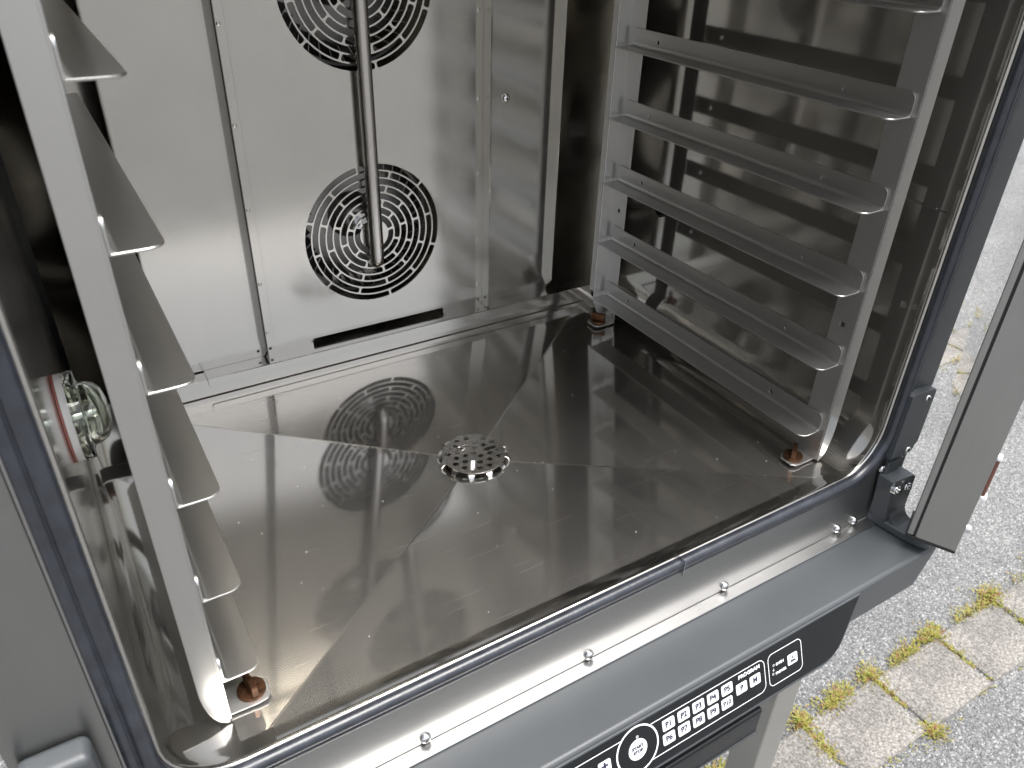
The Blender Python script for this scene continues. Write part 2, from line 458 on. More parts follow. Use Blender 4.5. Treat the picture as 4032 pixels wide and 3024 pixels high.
# --- cavity walls: swept rounded rectangle, open below where the pressed floor lies
ys = [(-.0395, -.004), (-.0395, .0000), (-.0392, .0010), (-.0385, .0018), (-.0375, .0021), (-.0362, .0021), (-.0345, .0018), (-.032, .0011), (-.028, .0004), (-.022, .0), (.0, 0), (.2, 0), (.4345, 0)]
mb = MB(); rings = []
for y, off in ys:
    o = outline(off); rings.append(len(mb.v)); mb.v += [(u, y, v) for u, v in o]
nn = len(outline(0))
for i in range(len(ys) - 1):
    for j in range(nn):
        j2 = (j + 1) % nn
        if j == nn - 1 and ys[i][0] >= -.0221: continue       # the flat bottom run
        mb.f.append([rings[i] + j, rings[i] + j2, rings[i + 1] + j2, rings[i + 1] + j])
mb.build('cavity_wall', M_wall, oven, (0, 0, 1), smooth=40, recalc=False)
for p in bpy.data.objects['cavity_wall'].data.polygons: pass
# --- rear chamber behind the baffle (diagonal corners)
mb = MB()
for s, xw in ((1, XR - .006), (-1, XL + .006)):
    mb.quad((xw, .4347, .004), (s * .305, .53, .004), (s * .305, .53, ZT), (xw, .4347, ZT))
for s in (1, -1): mb.quad((s * .305, .53, .004), (s * .305, .575, .004), (s * .305, .575, ZT), (s * .305, .53, ZT))
mb.quad((-.305, .575, .004), (.305, .575, .004), (.305, .575, ZT), (-.305, .575, ZT))
mb.build('rear_wall', M_rear, oven, (0, 0, 1), smooth=None)
MB().quad((-.36, .4346, .010), (.36, .4346, .010), (.31, .58, .010), (-.31, .58, .010)).build('rear_ledge', M_rear, oven, smooth=None)
MB().quad((-.36, .4346, ZT - .002), (.36, .4346, ZT - .002), (.31, .58, ZT - .002), (-.31, .58, ZT - .002)).build('rear_ceiling', M_rear, oven, smooth=None)
# --- pressed floor: four facets falling to the drain
DX, DY, DZ = .0012, .1995, -.0185
bx0, bx1 = XL + RC, XR - RC
fx0, fx1, fy0, fy1 = -.292, .294, -.0265, .4215
mb = MB()
A, B, Cc, D = (fx0, fy0, 0), (fx1, fy0, 0), (fx1, fy1, 0), (fx0, fy1, 0)
hr = .036
def facet(p, q):
    # facet between two outer corners and the drain rim
    p, q = Vector(p), Vector(q); c = Vector((DX, DY, DZ)); n = 7
    a0 = math.atan2(p.y - c.y, p.x - c.x); a1 = math.atan2(q.y - c.y, q.x - c.x)
    if a1 < a0: a1 += 2 * PI
    rim = [Vector((c.x + hr * math.cos(a0 + (a1 - a0) * i / n), c.y + hr * math.sin(a0 + (a1 - a0) * i / n), DZ)) for i in range(n + 1)]
    nrm = (p - c).cross(q - c).normalized()
    for r_ in rim: r_.z = c.z - (nrm.x * (r_.x - c.x) + nrm.y * (r_.y - c.y)) / nrm.z
    out = [p.lerp(q, i / n) for i in range(n + 1)]
    for i in range(n): mb.quad(out[i], out[i + 1], rim[i + 1], rim[i])
for p, q in ((A, B), (B, Cc), (Cc, D), (D, A)): facet(p, q)
# flat margin round the pressing
mb.quad((bx0, -.022, 0), (bx1, -.022, 0), B, A) if False else None
mb.quad((fx0, -.022, 0), (fx1, -.022, 0), (fx1, -.022, 0), (fx0, -.022, 0)) if False else None
mb.quad((bx0, -.0222, 0), A, D, (bx0, .4345, 0))
mb.quad(B, (bx1, -.0222, 0), (bx1, .4345, 0), Cc)
mb.quad(D, Cc, (bx1, .4345, 0), (bx0, .4345, 0))
mb.quad((bx0, -.0222, 0), (bx1, -.0222, 0), B, A)
fl = mb.build('cavity_floor', M_floor, oven, (1, 0, 0), smooth=None)
for p in fl.data.polygons:
    if p.normal.z < 0: p.flip()
grain_uv(fl.data, (1, 0, 0))
for (p, a_) in ((A, 0), (B, 1), (Cc, 2), (D, 3)):
    c = Vector((DX, DY, DZ)); v = Vector(p) - c; u = v.normalized(); q0 = c + u * (hr + .003); q1 = c + v * .985
    sd_ = Vector((-u.y, u.x, 0)).normalized(); m2 = MB(); vs = []
    for q, hw in ((q0, .0011), (q1, .0013)):
        for k_, h_ in ((-1, -.00002), (-.5, .00013), (0, .00017), (.5, .00013), (1, -.00002)):
            vs.append(q + sd_ * hw * k_ + Vector((0, 0, h_ + .00003)))
    m2.add(vs, [(i, i + 5, i + 6, i + 1) for i in range(4)])
    m2.build('floor_crease', M_crease, oven, (1, 0, 0), smooth=80)  # raised bead added to give the pressed crease its bright line
# drain pot
MB().lathe([(.0362, DZ + .0008), (.0345, DZ - .002), (.032, DZ - .004), (.030, DZ - .03), (.022, DZ - .05), (.001, DZ - .052)], (DX, DY, 0), (0, 0, 1), 32).build('drain_pot', M_wall, oven, (0, 0, 1), smooth=40)
# --- right wall seam
MB().box(XR - .0012, XR + .001, -.018, .022, .2772, .2792).build('wall_seam', M_screw, oven, (0, 1, 0), bevel=.0004)
MB().box(XR - .0006, XR + .001, -.028, -.018, .2776, .2784).build('wall_joint', M_black, oven, (0, 1, 0))
MB().lathe([(.0001, 0), (.0085, 0), (.0105, .001), (.011, .003), (.008, .0042), (.007, -.002), (.0001, -.002)], (XR, .336, .1645), (-1, 0, 0), 24).build('probe_socket', M_black, oven, smooth=40)

# --- rear riser and its dark joint
YR = .432
mb = MB().box(-.3325, .3265, YR, YR + .0012, .0012, .0232)
mb.build('rear_riser', M_baffle, oven, (1, 0, 0), bevel=.0004)
MB().box(-.333, .327, YR + .0003, YR + .0010, -.002, .0012).build('riser_joint', M_joint, oven)
MB().box(-.3325, .3265, YR + .0012, .4546, .0215, .0230).build('riser_shelf', M_baffle, oven, (1, 0, 0))
# fold-down tab of the guard in front of the riser, and its shelf
YP = .453
tabp = [(-.2195, .0238), (-.2195, .0165)] + arc(-.217, .0165, .0025, 180, 270, 4) + [(.254, .0140)] + arc(.254, .0165, .0025, 270, 360, 4) + [(.2565, .0238)]
MB().prism(tabp, lambda u, v, w_: (u, w_, v), YR - .0011, YR - .0002).build('guard_apron', M_baffle, oven, (1, 0, 0), bevel=.0003, seg=1)
slot0, slot1 = -.0866, .0934
mb = MB().box(-.2195, slot0, YR - .0011, YP, .0232, .0243).box(slot1, .2565, YR - .0011, YP, .0232, .0243).box(slot0, slot1, YR - .0011, YP - .0095, .0232, .0243)
mb.box(slot0, slot1, YP - .0095, YP + .01, .0220, .0226)
mb.build('guard_shelf', M_baffle, oven, (1, 0, 0), bevel=.0004, seg=1)

# --- fan guard (centre panel with two slotted grilles) and side panels
FX, FR = .0035, .0862
FZ = (.152, .4237)
XA, XB = -.146, .1525
ZP1 = .565
def slots(cx, cz):
    hs = []
    for i in range(8):
        r0 = .0181 + i * .00862; r1 = r0 + .00685
        off = (41 if i % 2 == 1 else 11)
        rm = (r0 + r1) / 2; nb = 6 if i > 1 else (3 if i == 0 else 6)
        gap = math.degrees(.0013 / rm)
        st = 360 / nb
        cr = .0018
        for k in range(nb):
            a0 = off + st * k + gap; a1 = off + st * (k + 1) - gap
            n = max(5, int((a1 - a0) / 6)); pts = []
            d1 = math.degrees(cr / r1); d0 = math.degrees(cr / r0)
            po = lambda r_, a_: (cx + r_ * math.cos(rad(a_)), cz + r_ * math.sin(rad(a_)))
            pts += [po(r1 - cr, a0), po(r1 - cr * .3, a0 + d1 * .3)]
            pts += [po(r1, a0 + d1 + (a1 - a0 - 2 * d1) * t / n) for t in range(n + 1)]
            pts += [po(r1 - cr * .3, a1 - d1 * .3), po(r1 - cr, a1), po(r0 + cr, a1), po(r0 + cr * .3, a1 - d0 * .3)]
            pts += [po(r0, a1 - d0 - (a1 - a0 - 2 * d0) * t / n) for t in range(n + 1)]
            pts += [po(r0 + cr * .3, a0 + d0 * .3), po(r0 + cr, a0)]
            hs.append(pts)
    return hs
holes = slots(FX, FZ[0]) + slots(FX, FZ[1]) + [circ(XA + .0065, .0325, .0019, 12), circ(XB - .0055, .0325, .0019, 12)]
gout = [(XA, .0236), (slot0, .0236), (slot0, .0300)] + arc(slot0 + .002, .0300, .002, 180, 90, 3) + arc(slot1 - .002, .0300, .002, 90, 0, 3) + [(slot1, .0236), (XB, .0236), (XB, ZP1), (XA, ZP1)]
link_mesh('fan_guard', filled(gout, holes, .0016, lambda u, v, w_: Vector((u, YP + w_, v))), M_baffle, oven, (0, 0, 1), smooth=30)
def rib(x, y0, z0, z1, name, ch=.004, t=.0011, mat=None):
    p = [(YP, z0), (YP - y0 + ch, z0), (YP - y0, z0 + ch), (YP - y0, z1), (YP, z1)]
    MB().prism(p, lambda u, v, w_: (w_, u, v), x - t / 2, x + t / 2).build(name, mat or M_baffle, oven, (0, 0, 1), bevel=.0002, seg=1)
rib(XA - .0007, .0185, .0245, ZP1, 'guard_flange', .003, mat=M_dark_refl); rib(XB + .0007, .0185, .0245, ZP1, 'guard_flange', .003)
rib(XA - .0021, .0170, .0245, ZP1, 'side_flange', .014, mat=M_dark_refl); rib(XB + .0021, .0185, .0245, ZP1, 'side_flange', .003)  # left pair in darker steel, standing in for what it would reflect
for (a, b, nm) in ((-.257, XA - .0015, 'side_baffle'), (XB + .0015, .2584, 'side_baffle')):
    hh = [circ(b - .0065, .0325, .0018, 12)] if a < 0 else [circ(a + .0055, .0325, .0018, 12), ]
    o_ = [(a, .0245), (b, .0245), (b, ZP1), (a, ZP1)]
    link_mesh(nm, filled(o_, hh, .0012, lambda u, v, w_: Vector((u, YP + w_, v))), M_baffle, oven, (0, 0, 1), smooth=30)
rib(.2590, .0135, .0300, ZP1, 'end_flange', .011); rib(-.2576, .0135, .0300, ZP1, 'end_flange', .008)
# overlap strip of the centre panel beside the left flange
MB().box(XA + .0004, XA + .0125, YP - .0013, YP - .0006, .040, ZP1 - .002).build('guard_overlap', M_baffle, oven, (0, 0, 1), bevel=.0002, seg=1)

for z in (.3925, .2965, .206, .118, .055):
    for x in (XA + .0062, XB - .0060):
        MB().lathe([(.0022, 0), (.0018, .0005), (.0008, .0007), (.00001, .0007)], (x, YP - (.0013 if x < 0 else .0008), z), (0, -1, 0), 10).build('weld_spot', M_baffle, oven, smooth=60)
def screw(loc, axis, r, parent, name='screw', mat=None, cross=True):
    ax = Vector(axis).normalized()
    o = MB().lathe([(r * 1.0, 0), (r * 1.0, r * .18), (r * .93, r * .42), (r * .72, r * .64), (r * .42, r * .76), (.00001, r * .80)], loc, axis, 20).build(name, mat or M_screw, parent, smooth=50)
    if cross:
        a = ax.orthogonal().normalized(); a.rotate(Matrix.Rotation(random.uniform(0, PI), 3, ax)); b = ax.cross(a)
        c = Vector(loc) + ax * r * .74; m2 = MB()
        for u, v_ in ((a, b), (b, a)):
            q = [c + u * r * .46 * i + v_ * r * .11 * j + ax * k_ for k_ in (0, r * .09) for i, j in ((-1, -1), (1, -1), (1, 1), (-1, 1))]
            m2.add(q, [(0, 1, 2, 3), (4, 5, 6, 7), (0, 1, 5, 4), (1, 2, 6, 5), (2, 3, 7, 6), (3, 0, 4, 7)])
        m2.build('screw_recess', M_black, o, smooth=None)
    return o
screw((.1845, YP - .0006, .294), (0, -1, 0), .0052, oven)

# --- fans behind the guard
for cz in FZ:
    f = MB().lathe([(.082, .505), (.030, .503), (.024, .497), (.020, .486), (.012, .480), (.0001, .480)], (FX, .028, cz), (0, 1, 0), 40).build('fan_wheel', M_fan, oven, smooth=40)
    bl = MB()
    for k in range(36):
        a = 2 * PI * k / 36
        p0 = Vector((math.cos(a) * .066, 0, math.sin(a) * .066)); p1 = Vector((math.cos(a + .12) * .083, 0, math.sin(a + .12) * .083))
        n = Vector((-math.sin(a), 0, math.cos(a))) * .0005
        vs = [Vector((FX, y, cz)) + q + s_ * n for s_ in (-1, 1) for q in (p0, p1) for y in (.491, .533)]
        bl.add(vs, [(0, 2, 3, 1), (4, 5, 7, 6), (0, 1, 5, 4), (2, 6, 7, 3), (0, 4, 6, 2), (1, 3, 7, 5)])
    bl.lathe([(.083, .459), (.086, .459), (.086, .462), (.083, .462)], (FX, .028, cz), (0, 1, 0), 48, True)
    bl.build('fan_blade_ring', M_fan, f, smooth=30)
    b_ = MB().lathe([(.0115, .481), (.0115, .474), (.0062, .4735), (.0062, .466), (.003, .4655), (.003, .462), (.0001, .462)], (FX, .028, cz), (0, 1, 0), 6).build('fan_nut', M_screw, f, smooth=None)
# --- water injection pipe in front of the guard
px, py = .0013, YP - .0115
pp = [(px, py, .62), (px, py, .50), (px, py, .30), (px, py, .129)] + [(px, py + .0105 * (1 - math.cos(t)), .129 - .0105 * math.sin(t)) for t in (.3, .7, 1.1, 1.5708)] + [(px, YP + .004, .1185)]
MB().tube(pp, .0083, 24).build('injection_pipe', M_pipe, oven, (0, 0, 1), smooth=50)

# --- oven lamp on the left wall
LY, LZ = .145, .190
MB().lathe([(.0235, .0), (.0318, .0), (.0318, .0014), (.0235, .0014)], (XL + .0003, LY, LZ), (1, 0, 0), 48, True).build('lamp_seal', M_red, oven, smooth=30)
MB().lathe([(.0235, .0016), (.0315, .0016), (.0315, .0062), (.0235, .0062)], (XL + .0003, LY, LZ), (1, 0, 0), 48, True).build('lamp_gasket', M_wgask, oven, smooth=30)
lg = MB().lathe([(.0001, .0300), (.008, .0296), (.015, .0280), (.020, .0245), (.0225, .0195), (.0235, .0150), (.0255, .0142), (.0308, .0140), (.0318, .0132), (.0318, .0066), (.0215, .0066), (.0205, .0170), (.0170, .0225), (.012, .0255), (.006, .0265), (.0001, .0268)], (XL, LY, LZ), (1, 0, 0), 48).build('lamp_glass', M_lamp, oven, smooth=45)
MB().lathe([(.0205, .001), (.016, .001), (.010, .006), (.0035, .008), (.0035, .015), (.005, .018), (.004, .022), (.0001, .0235)], (XL, LY, LZ), (1, 0, 0), 20).build('lamp_bulb', M_screw, oven, smooth=45)

# --- door gasket
def gasket(name, parent, off, y, r, rc):
    o = rrect(XL - off, XR + off, -off + .0035, ZT + off, rc, 14)
    pts = [(u, y, v) for u, v in o]
    m2 = MB(); n = 12; k = len(pts)
    for i, (u, v) in enumerate(o):
        a, b = o[i - 1], o[(i + 1) % k]
        t = Vector((b[0] - a[0], 0, b[1] - a[1])).normalized(); nr = Vector((t.z, 0, -t.x))
        for j in range(n):
            q = 2 * PI * j / n
            m2.v.append(tuple(Vector((u, y, v)) + nr * r * math.cos(q) + Vector((0, 1, 0)) * r * math.sin(q)))
    for i in range(k):
        for j in range(n):
            m2.f.append([i * n + j, i * n + (j + 1) % n, ((i + 1) % k) * n + (j + 1) % n, ((i + 1) % k) * n + j])
    return m2.build(name, M_rubber, parent, smooth=60)
gk = gasket('door_gasket', oven, .0056, -.0428, .0054, RC + .006)
gasket('gasket_lip', gk, .0140, -.0415, .0042, RC + .014)
gasket('gasket_bead', gk, .0100, -.0412, .0036, RC + .010)
MB().box(.0800, .0806, -.0500, -.0350, -.012, .0055).build('gasket_joint', M_screw, gk, smooth=None)

# --- front frame
def frame_plate(name, x0, x1, z0, z1, y0, mat, gr):
    return MB().box(x0, x1, y0, y0 + .0015, z0, z1).build(name, mat, oven, gr, bevel=.0004, seg=1)
YF = -.0395
fo = [(-.4255, -.079), (.3735, -.079), (.3735, .625), (-.4255, .625)]
ho = rrect(XL - .003, XR + .003, -.003, ZT + .003, RC, 8)
link_mesh('front_frame', filled(fo, [ho], .0015, lambda u, v, w_: Vector((u, YF + w_, v))), M_front, oven, (1, 0, 0), smooth=30)
MB().box(.3745, .4085, YF - .0030, .02, -.080, .640).build('hinge_post', M_paint, oven, (0, 0, 1), bevel=.002)
MB().box(-.4255, .374, YF - .0135, YF - .0009, -.0800, -.0788).build('drip_edge', M_front, oven, (1, 0, 0), bevel=.0004, seg=1)
for x in (-.1750, -.0120, .1545, .3225, .3500):
    screw((x, YF - .0010, -.0725), (0, -1, 0), .0047, oven)
MB().box(-.4252, -.3748, YF - .0022, YF - .0009, -.0785, .6245).build('front_column', M_column, oven, (0, 0, 1), bevel=.0004, seg=1)
# left latch keeper
MB().box(-.4215, -.3835, -.062, YF - .0025, .012, .0985).build('latch_keeper', M_paint, oven, (0, 0, 1), bevel=.006, seg=4)
# outer body
MB().box(.404, .4065, .02, .70, -.16, .66).build('side_panel', M_front, oven, (0, 0, 1), bevel=.0008)
MB().box(-.4255, -.4235, YF + .002, .70, -.16, .66).build('side_panel', M_front, oven, (0, 0, 1), bevel=.0008)
MB().box(-.4255, .4065, YF + .001, .70, .6605, .664).build('roof_panel', M_front, oven, (1, 0, 0), bevel=.0008)
MB().box(-.4255, .4065, YF + .002, .70, -.164, -.1605).build('base_panel', M_front, oven, (1, 0, 0), bevel=.0008)
MB().box(-.4255, .4065, .6985, .7005, -.16, .66).build('back_panel', M_front, oven, (1, 0, 0), bevel=.0008)
MB().box(-.423, .404, YF + .0006, YF + .0025, .6255, .660).build('front_header', M_paint, oven, (1, 0, 0), bevel=.0006)

# --- control housing
SZ = -.0812
hp = [(-.042, SZ)] + arc(-.1035, SZ - .005, .005, 90, 170, 5) + [(-.1008, -.148), (-.098, -.151), (-.042, -.152)]
MB().prism(hp, lambda u, v, w_: (w_, u, v), -.4255, .4062).build('control_housing', M_paint, oven, (1, 0, 0), bevel=.0006, seg=1)
AL = rad(21)
def pf(u, v, w_):
    # panel coordinates: u along the oven, v down the face, w outwards
    return Vector((u, -.1075 - v * math.sin(AL) - w_ * math.cos(AL), -.0846 - v * math.cos(AL) + w_ * math.sin(AL)))
def panel_outline(in_):
    r = [(.282 - in_, .0004 + in_ * .7), (.2605 - in_, .0300)] + [(.2525 - in_, .0400), (.245 - in_, .0475), (.236 - in_, .0535 - in_ * .4), (.2265 - in_, .0572 - in_ * .8), (.2165 - in_, .0582 - in_)]
    return r + [(-x - .017, v) for x, v in reversed(r)]
fas = empty('control_panel', (0, 0, 0)); fas.parent = oven; fas.location = -wl(oven) + Vector((0, -.1, -.1))
MB().prism(panel_outline(0), pf, -.0400, .0012).build('panel_bezel', M_paint, fas, (1, 0, 0), bevel=.0022, seg=4)
MB().prism(panel_outline(.0040), pf, .0004, .00145).build('panel_fascia', M_gloss, fas, (1, 0, 0), smooth=None)
W1 = .00160
def pm(v0, u0, fl=1): return lambda u, v, w_: pf(u0 + u, v0 - v, W1 + .0002 + w_)
def stroke_rr(name, x0, x1, v0, v1, r, t):
    link_mesh(name, filled(rrect(x0, x1, v0, v1, r, 6), [rrect(x0 + t, x1 - t, v0 + t, v1 - t, r - t, 6)], .0001, lambda u, v, w_: pf(u, v, W1 + w_)), M_white, fas, smooth=None)
def key(u, v, txt, kw=.0136, kh=.0108, sz=.0074):
    k = link_mesh('key', filled(rrect(u - kw / 2, u + kw / 2, v - kh / 2, v + kh / 2, .0016, 4), [], .0003, lambda a, b, w_: pf(a, b, W1 + w_)), M_white, fas, smooth=None)
    if txt: link_mesh('lettering', text_mesh(txt, sz, pm(v, u), .045), M_navy, k, smooth=None)
    return k
for i in range(5):
    key(.0220 + .01745 * i, .0200, 'P%d' % (i + 1)); key(.0208 + .01735 * i, .0340, 'P%d' % (i + 6), sz=.0074 if i < 4 else .0064)
key(.1094, .0275, 'P'); key(.1268, .0276, 'M')
ka = key(.1770, .0283, None, .0132, .0112)
m2 = MB()
for poly in ([(-.0004, .0040), (.0004, .0040), (.0004, .0008), (-.0004, .0008)], [(-.0017, .0018), (-.0012, .0023), (.0, .0011), (0, .0002)], [(.0017, .0018), (0, .0002), (0, .0011), (.0012, .0023)],
             [(-.0030, -.0008), (.0030, -.0008), (.0030, -.0022), (-.0030, -.0022)], [(-.0042, -.0024), (.0042, -.0024), (.0042, -.0033), (-.0042, -.0033)]):
    m2.prism(poly, pm(.0283, .1770), .00005, .0001)
m2.build('key_symbol', M_navy, ka, smooth=None)
# frames, program legend, start button
stroke_rr('legend_frame', -.1600, .1402, .0103, .0456, .0075, .0007)
stroke_rr('legend_frame', .1446, .1902, .0108, .0455, .0060, .0007)
link_mesh('legend', text_mesh('PROGRAM', .0052, pm(.0158, .1200), .035, sx=1.12), M_white, fas, smooth=None)
link_mesh('legend', text_mesh('OVEN', .0037, pm(.0245, .1597), .035, sx=1.08), M_white, fas, smooth=None)
link_mesh('legend', text_mesh('PROVER', .0037, pm(.0340, .1605), .035, sx=1.08), M_white, fas, smooth=None)
def ringm(name, u, v, r0, r1, mat=None, wz=0.0, par=None):
    return link_mesh(name, filled(circ(u, v, r1, 40), [circ(u, v, r0, 40)], .0001, lambda a, b, w_: pf(a, b, W1 + wz + w_)), mat or M_white, par or fas, smooth=None)
ringm('indicator', .1517, .0240, .0008, .00115); ringm('indicator', .1503, .0330, .0008, .00115)
m2 = MB()
for poly in ([(-.00022, .0014), (.00022, .0014), (.00022, -.0008), (-.00022, -.0008)], [(-.0011, -.0004), (-.0008, 0), (0, -.0010), (0, -.0016)], [(.0011, -.0004), (0, -.0016), (0, -.0010), (.0008, 0)]):
    m2.prism(poly, pm(.0285, .1509), -.0001, 0)
m2.build('legend_arrow', M_white, fas, smooth=None)
SU, SV = -.0134, .0268
st = link_mesh('start_button', filled(circ(SU, SV, .0212, 48), [], .0002, lambda a, b, w_: pf(a, b, W1 + .0002 + w_)), M_gloss, fas, smooth=None)
ringm('button_ring', SU, SV, .0213, .0229, M_white, .0002, st)
link_mesh('button_face', filled(circ(SU, SV, .0099, 40), [], .0002, lambda a, b, w_: pf(a, b, W1 + .0004 + w_)), M_white, st, smooth=None)
link_mesh('lettering', text_mesh('START', .0039, lambda a, b, w_: pf(SU + a, SV - .0022 - b, W1 + .0007 + w_), .06, sx=1.08), M_navy, st, smooth=None)
link_mesh('lettering', text_mesh('STOP', .0039, lambda a, b, w_: pf(SU + a, SV + .0022 - b, W1 + .0007 + w_), .06, sx=1.08), M_navy, st, smooth=None)
ringm('indicator', SU + .0010, .0148, .0008, .0013, M_white, .0004, st)
kp = key(-.0482, .0250, '+', .0128, .0112, .0125)
key(-.0660, .0250, '-', .0128, .0112, .0125)

# --- hinge hardware at the right
hb = empty('hinge_bracket', (0, 0, 0)); hb.parent = oven; hb.location = -wl(oven) + Vector((.39, -.06, -.08))
base = [(.3735, -.0395), (.4080, -.0395), (.4080, -.0900)] + [(.4065, -.1000), (.4010, -.1060), (.3945, -.1075), (.3885, -.1060), (.3840, -.1010), (.3775, -.0800)]
MB().prism(base, lambda u, v, w_: (u, v, w_), SZ + .0008, -.0705).build('hinge_foot', M_paint, hb, bevel=.002, seg=3)
up = [(.3640, -.0120), (.3650, -.0100), (.4010, -.0135), (.4055, -.0180), (.4070, -.0600), (.4080, -.0706), (.3738, -.0706)]
MB().prism(up, lambda u, v, w_: (u, w_, v), -.0610, -.0425).build('hinge_upright', M_paint, hb, bevel=.003, seg=3)
# fillet between upright and foot
mb = MB()
pr_ = [(-.0611, -.0706), (-.0611, -.058)] + [(-.0611 - .0125 * (1 - math.cos(t)), -.0706 + .0125 * (1 - math.sin(t))) for t in (.3, .6, .9, 1.2, 1.5)]
mb.prism(pr_, lambda u, v, w_: (w_, u, v), .3795, .4060).build('hinge_fillet', M_paint, hb, smooth=50)
for x, z in ((.3660, -.0195), (.3850, -.0225)):
    MB().lathe([(.0052, 0), (.0052, .0055), (.0046, .0062), (.0030, .0062), (.0028, .0032), (.0001, .0032)], (x + .002, -.0612, z), (-.15, -1, .25), 20).build('hex_bolt', M_screw, hb, smooth=40)
cp = [(.3600, .0160), (.3605, .0155), (.3940, .0155), (.3965, .0230), (.4000, .0260), (.4000, .0900), (.3980, .0925), (.3625, .0955), (.3600, .0935)]
cpo = MB().prism(cp, lambda u, v, w_: (u, w_, v), -.0520, -.0430).build('hinge_cover', M_paint, oven, (0, 0, 1), bevel=.0022, seg=3)
screw((.3870, -.0521, .0850), (0, -1, 0), .0036, cpo); screw((.3845, -.0521, .0210), (0, -1, 0), .0036, cpo)
screw((.3935, -.0440, .0070), (0, -1, 0), .0040, oven); screw((.3650, -.0430, -.0035), (0, -1, 0), .0042, oven)
MB().prism([(.3690, -.012), (.3900, -.012), (.3900, .004), (.3720, .003)], lambda u, v, w_: (u, w_, v), -.0470, -.0425).build('hinge_pad', M_paint, oven, bevel=.0015)

# --- door, swung right round: we see its hinge edge
TH = rad(206.3)
hd = Vector((.3675, -.0905))                      # near bottom corner (outer-glass side)
et = Vector((math.cos(TH - PI / 2 - PI), math.sin(TH - PI / 2 - PI)))
et = Vector((-math.sin(TH), math.cos(TH)))        # along the edge face
if et.y > 0: et = -et
dd = Vector((-math.cos(TH), -math.sin(TH)))       # away from the hinge, along the door
ZD0, ZD1 = -.0600, .6350
def dp(a, d, z): return Vector((hd.x + et.x * a + dd.x * d, hd.y + et.y * a + dd.y * d, z))
door = empty('door', (0, 0, 0)); door.parent = oven; door.location = -wl(oven) + dp(.02, 0, 0)
def dbox(name, a0, a1, d0, d1, z0, z1, mat, bevel=.0008, gr=(0, 0, 1), par=None):
    vs = [dp(a, d, z) for z in (z0, z1) for d in (d0, d1) for a in (a0, a1)]
    return MB().add(vs, [(0, 2, 3, 1), (4, 5, 7, 6), (0, 1, 5, 4), (2, 6, 7, 3), (0, 4, 6, 2), (1, 3, 7, 5)]).build(name, mat, par or door, gr, bevel=bevel)
dbox('door_stile', .0085, .0480, 0, .045, ZD0, ZD1, M_door)
dbox('door_trim', .0002, .0062, 0, .010, ZD0 + .001, ZD1, M_door)
dbox('door_seal', .0060, .0086, .0008, .012, ZD0 + .001, ZD1, M_black, .0002)
dbox('end_cap', -.0002, .0482, -.0004, .046, ZD0 - .0035, ZD0 - .0002, M_black)
dbox('door_rail', .0085, .0480, .0455, .700, ZD0, ZD0 + .05, M_door); dbox('door_rail', .0085, .0480, .0455, .700, ZD1 - .05, ZD1, M_door)
dbox('door_stile', .0085, .0480, .7005, .745, ZD0, ZD1, M_door)
dbox('outer_glass', .0008, .0052, .0105, .745, ZD0 + .004, ZD1 - .002, M_glass, .0003)
dbox('inner_glass', .0430, .0460, .0460, .700, ZD0 + .051, ZD1 - .051, M_glass, .0003)
clip = dbox('glass_clip', .0483, .0520, .006, .014, .012, .056, M_brown, .001)
dbox('clip_end', .0482, .0530, .005, .015, .0561, .0600, M_white, .001, par=clip); dbox('clip_end', .0482, .0545, .005, .015, .0060, .0119, M_white, .0015, par=clip)
MB().lathe([(.0001, .006), (.004, .0055), (.0052, .003), (.0052, 0)], dp(.0481, .010, -.034), (et.x, et.y, 0), 16).build('door_bumper', M_screw, door, smooth=50)

# ================================================================== STAND
stand = empty('oven_stand', (0, .25, ZG))
tag(stand, 'stainless steel square tube stand under the oven and its control panel', 'stand')
for (x0, x1) in ((.2955, .3395), (-.3555, -.3115)):
    for (y0, y1) in ((-.0515, -.0080), (.55, .59)):
        MB().box(x0, x1, y0, y1, ZG + .001, -.165).build('leg', M_stand, stand, (0, 0, 1), bevel=.0025, seg=3)
for (y0, y1) in ((-.0455, -.0155), (.555, .585)):
    MB().box(-.311, .295, y0, y1, -.195, -.1655).build('cross_rail', M_stand, stand, (1, 0, 0), bevel=.002)
MB().box(-.35, .335, .0, .58, -.90, -.88).build('lower_shelf', M_stand, stand, (1, 0, 0), bevel=.002)
tray = MB().box(-.285, .2560, -.062, .33, -.362, -.316).build('drip_drawer', M_gloss, None, (1, 0, 0), bevel=.004, seg=3)
tag(tray, 'black shallow drawer between the stand legs below the control panel', 'drawer')
MB().box(-.283, .254, -.0632, -.0622, -.3595, -.357).build('drawer_rim', M_paint, tray, (1, 0, 0))

